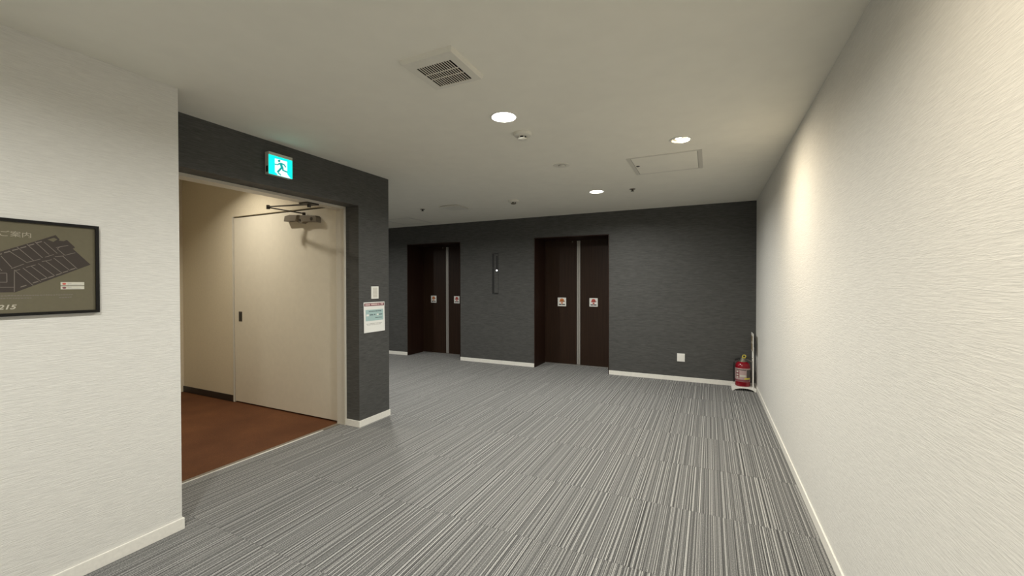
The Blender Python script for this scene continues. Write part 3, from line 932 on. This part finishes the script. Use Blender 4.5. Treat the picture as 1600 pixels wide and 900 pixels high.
prism(bm, [(-0.07, 0.60), (0.07, 0.60), (0.07, 0.63), (-0.07, 0.63)], lambda u, v, d: (d, ey + u, v), 0.4900, 0.4905)
obj('sign_band', bm, 'card', o)

fe = empty('fire_extinguisher', (ex, ey, 0.054))
tag(fe, 'red fire extinguisher with black hose and yellow pin ring in the corner', 'extinguisher')
bm = bmesh.new()
lathe(bm, [(0, 0.054), (0.082, 0.054), (0.087, 0.062), (0.087, 0.300), (0.083, 0.326), (0.072, 0.345), (0.055, 0.358), (0.034, 0.365), (0, 0.367)], 40, (ex, ey, 0))
obj('cylinder', bm, 'red', fe, True)
def wrap(name, z0, z1, a0, a1, mat, r, parent, n=18):
    b2 = bmesh.new()
    i0 = [(math.cos(math.radians(a0 + (a1 - a0) * i / n)), math.sin(math.radians(a0 + (a1 - a0) * i / n))) for i in range(n + 1)]
    for rr in (r,):
        vs = [[b2.verts.new((ex + q * c, ey + q * s, z)) for c, s in i0] for q, z in ((rr - 0.0008, z0), (rr, z0), (rr, z1), (rr - 0.0008, z1))]
        for k in range(4):
            A, B = vs[k], vs[(k + 1) % 4]
            for i in range(n):
                b2.faces.new((A[i], A[i + 1], B[i + 1], B[i]))
        b2.faces.new([v[0] for v in vs])
        b2.faces.new([v[-1] for v in vs][::-1])
    return obj(name, b2, mat, parent, True)
# camera bearing seen from the extinguisher is about -94 degrees
lb = wrap('label', 0.115, 0.285, -190, -12, 'labelp', 0.0878, fe)
wrap('label_grey', 0.155, 0.268, -62, -14, 'labelg', 0.0884, lb)
wrap('label_title', 0.262, 0.272, -150, -66, 'inkk', 0.0886, lb)
wrap('label_white', 0.178, 0.202, -115, -68, 'card', 0.0886, lb)
wrap('label_yellow', 0.146, 0.166, -80, -25, 'yellow', 0.0888, lb)
wrap('label_block', 0.160, 0.255, -148, -118, 'maroon', 0.0886, lb)
for z in (0.240, 0.205, 0.172):
    wrap('label_icon', z - 0.010, z + 0.008, -143, -126, 'card', 0.0890, lb, 6)
wrap('label_red_band', 0.118, 0.142, -190, -30, 'maroon', 0.0884, lb)
bm = bmesh.new()
lathe(bm, [(0, 0.362), (0.045, 0.362), (0.045, 0.370), (0.030, 0.374), (0.028, 0.388), (0.034, 0.390), (0.034, 0.400), (0.018, 0.404), (0.018, 0.418), (0, 0.420)], 24, (ex, ey, 0))
obj('valve', bm, 'brass', fe, True)
bm = bmesh.new()
bar(bm, (ex - 0.01, ey, 0.414), (ex + 0.055, ey - 0.01, 0.418), 0.030, 0.006)
bar(bm, (ex + 0.055, ey - 0.01, 0.418), (ex + 0.115, ey - 0.02, 0.412), 0.026, 0.005)
obj('upper_lever', bm, 'dkmetal', fe)
bm = bmesh.new()
bar(bm, (ex + 0.01, ey, 0.396), (ex + 0.05, ey - 0.01, 0.392), 0.030, 0.006)
bar(bm, (ex + 0.05, ey - 0.01, 0.392), (ex + 0.115, ey - 0.02, 0.366), 0.026, 0.005)
obj('carrying_handle', bm, 'gymetal', fe)
bm = bmesh.new()
n, rr = 20, 0.019
pr = [(ex + 0.015 + rr * math.cos(2 * math.pi * i / n), ey - 0.030, 0.432 + rr * math.sin(2 * math.pi * i / n)) for i in range(n + 1)]
tube(bm, pr, 0.0058, 8)
tube(bm, [(ex + 0.004, ey - 0.030, 0.416), (ex - 0.004, ey - 0.012, 0.408)], 0.004, 8)
obj('safety_pin_ring', bm, 'yellow', fe, True)
bm = bmesh.new()
hp = [(ex - 0.015, ey - 0.005, 0.396), (ex - 0.05, ey - 0.015, 0.398), (ex - 0.083, ey - 0.028, 0.384), (ex - 0.100, ey - 0.036, 0.350), (ex - 0.1035, ey - 0.040, 0.30), (ex - 0.1035, ey - 0.035, 0.22), (ex - 0.1025, ey - 0.03, 0.14), (ex - 0.100, ey - 0.03, 0.10)]
tube(bm, hp, [0.009, 0.010, 0.010, 0.010, 0.010, 0.010, 0.010, 0.0115], 10)
obj('hose', bm, 'rubber', fe, True)
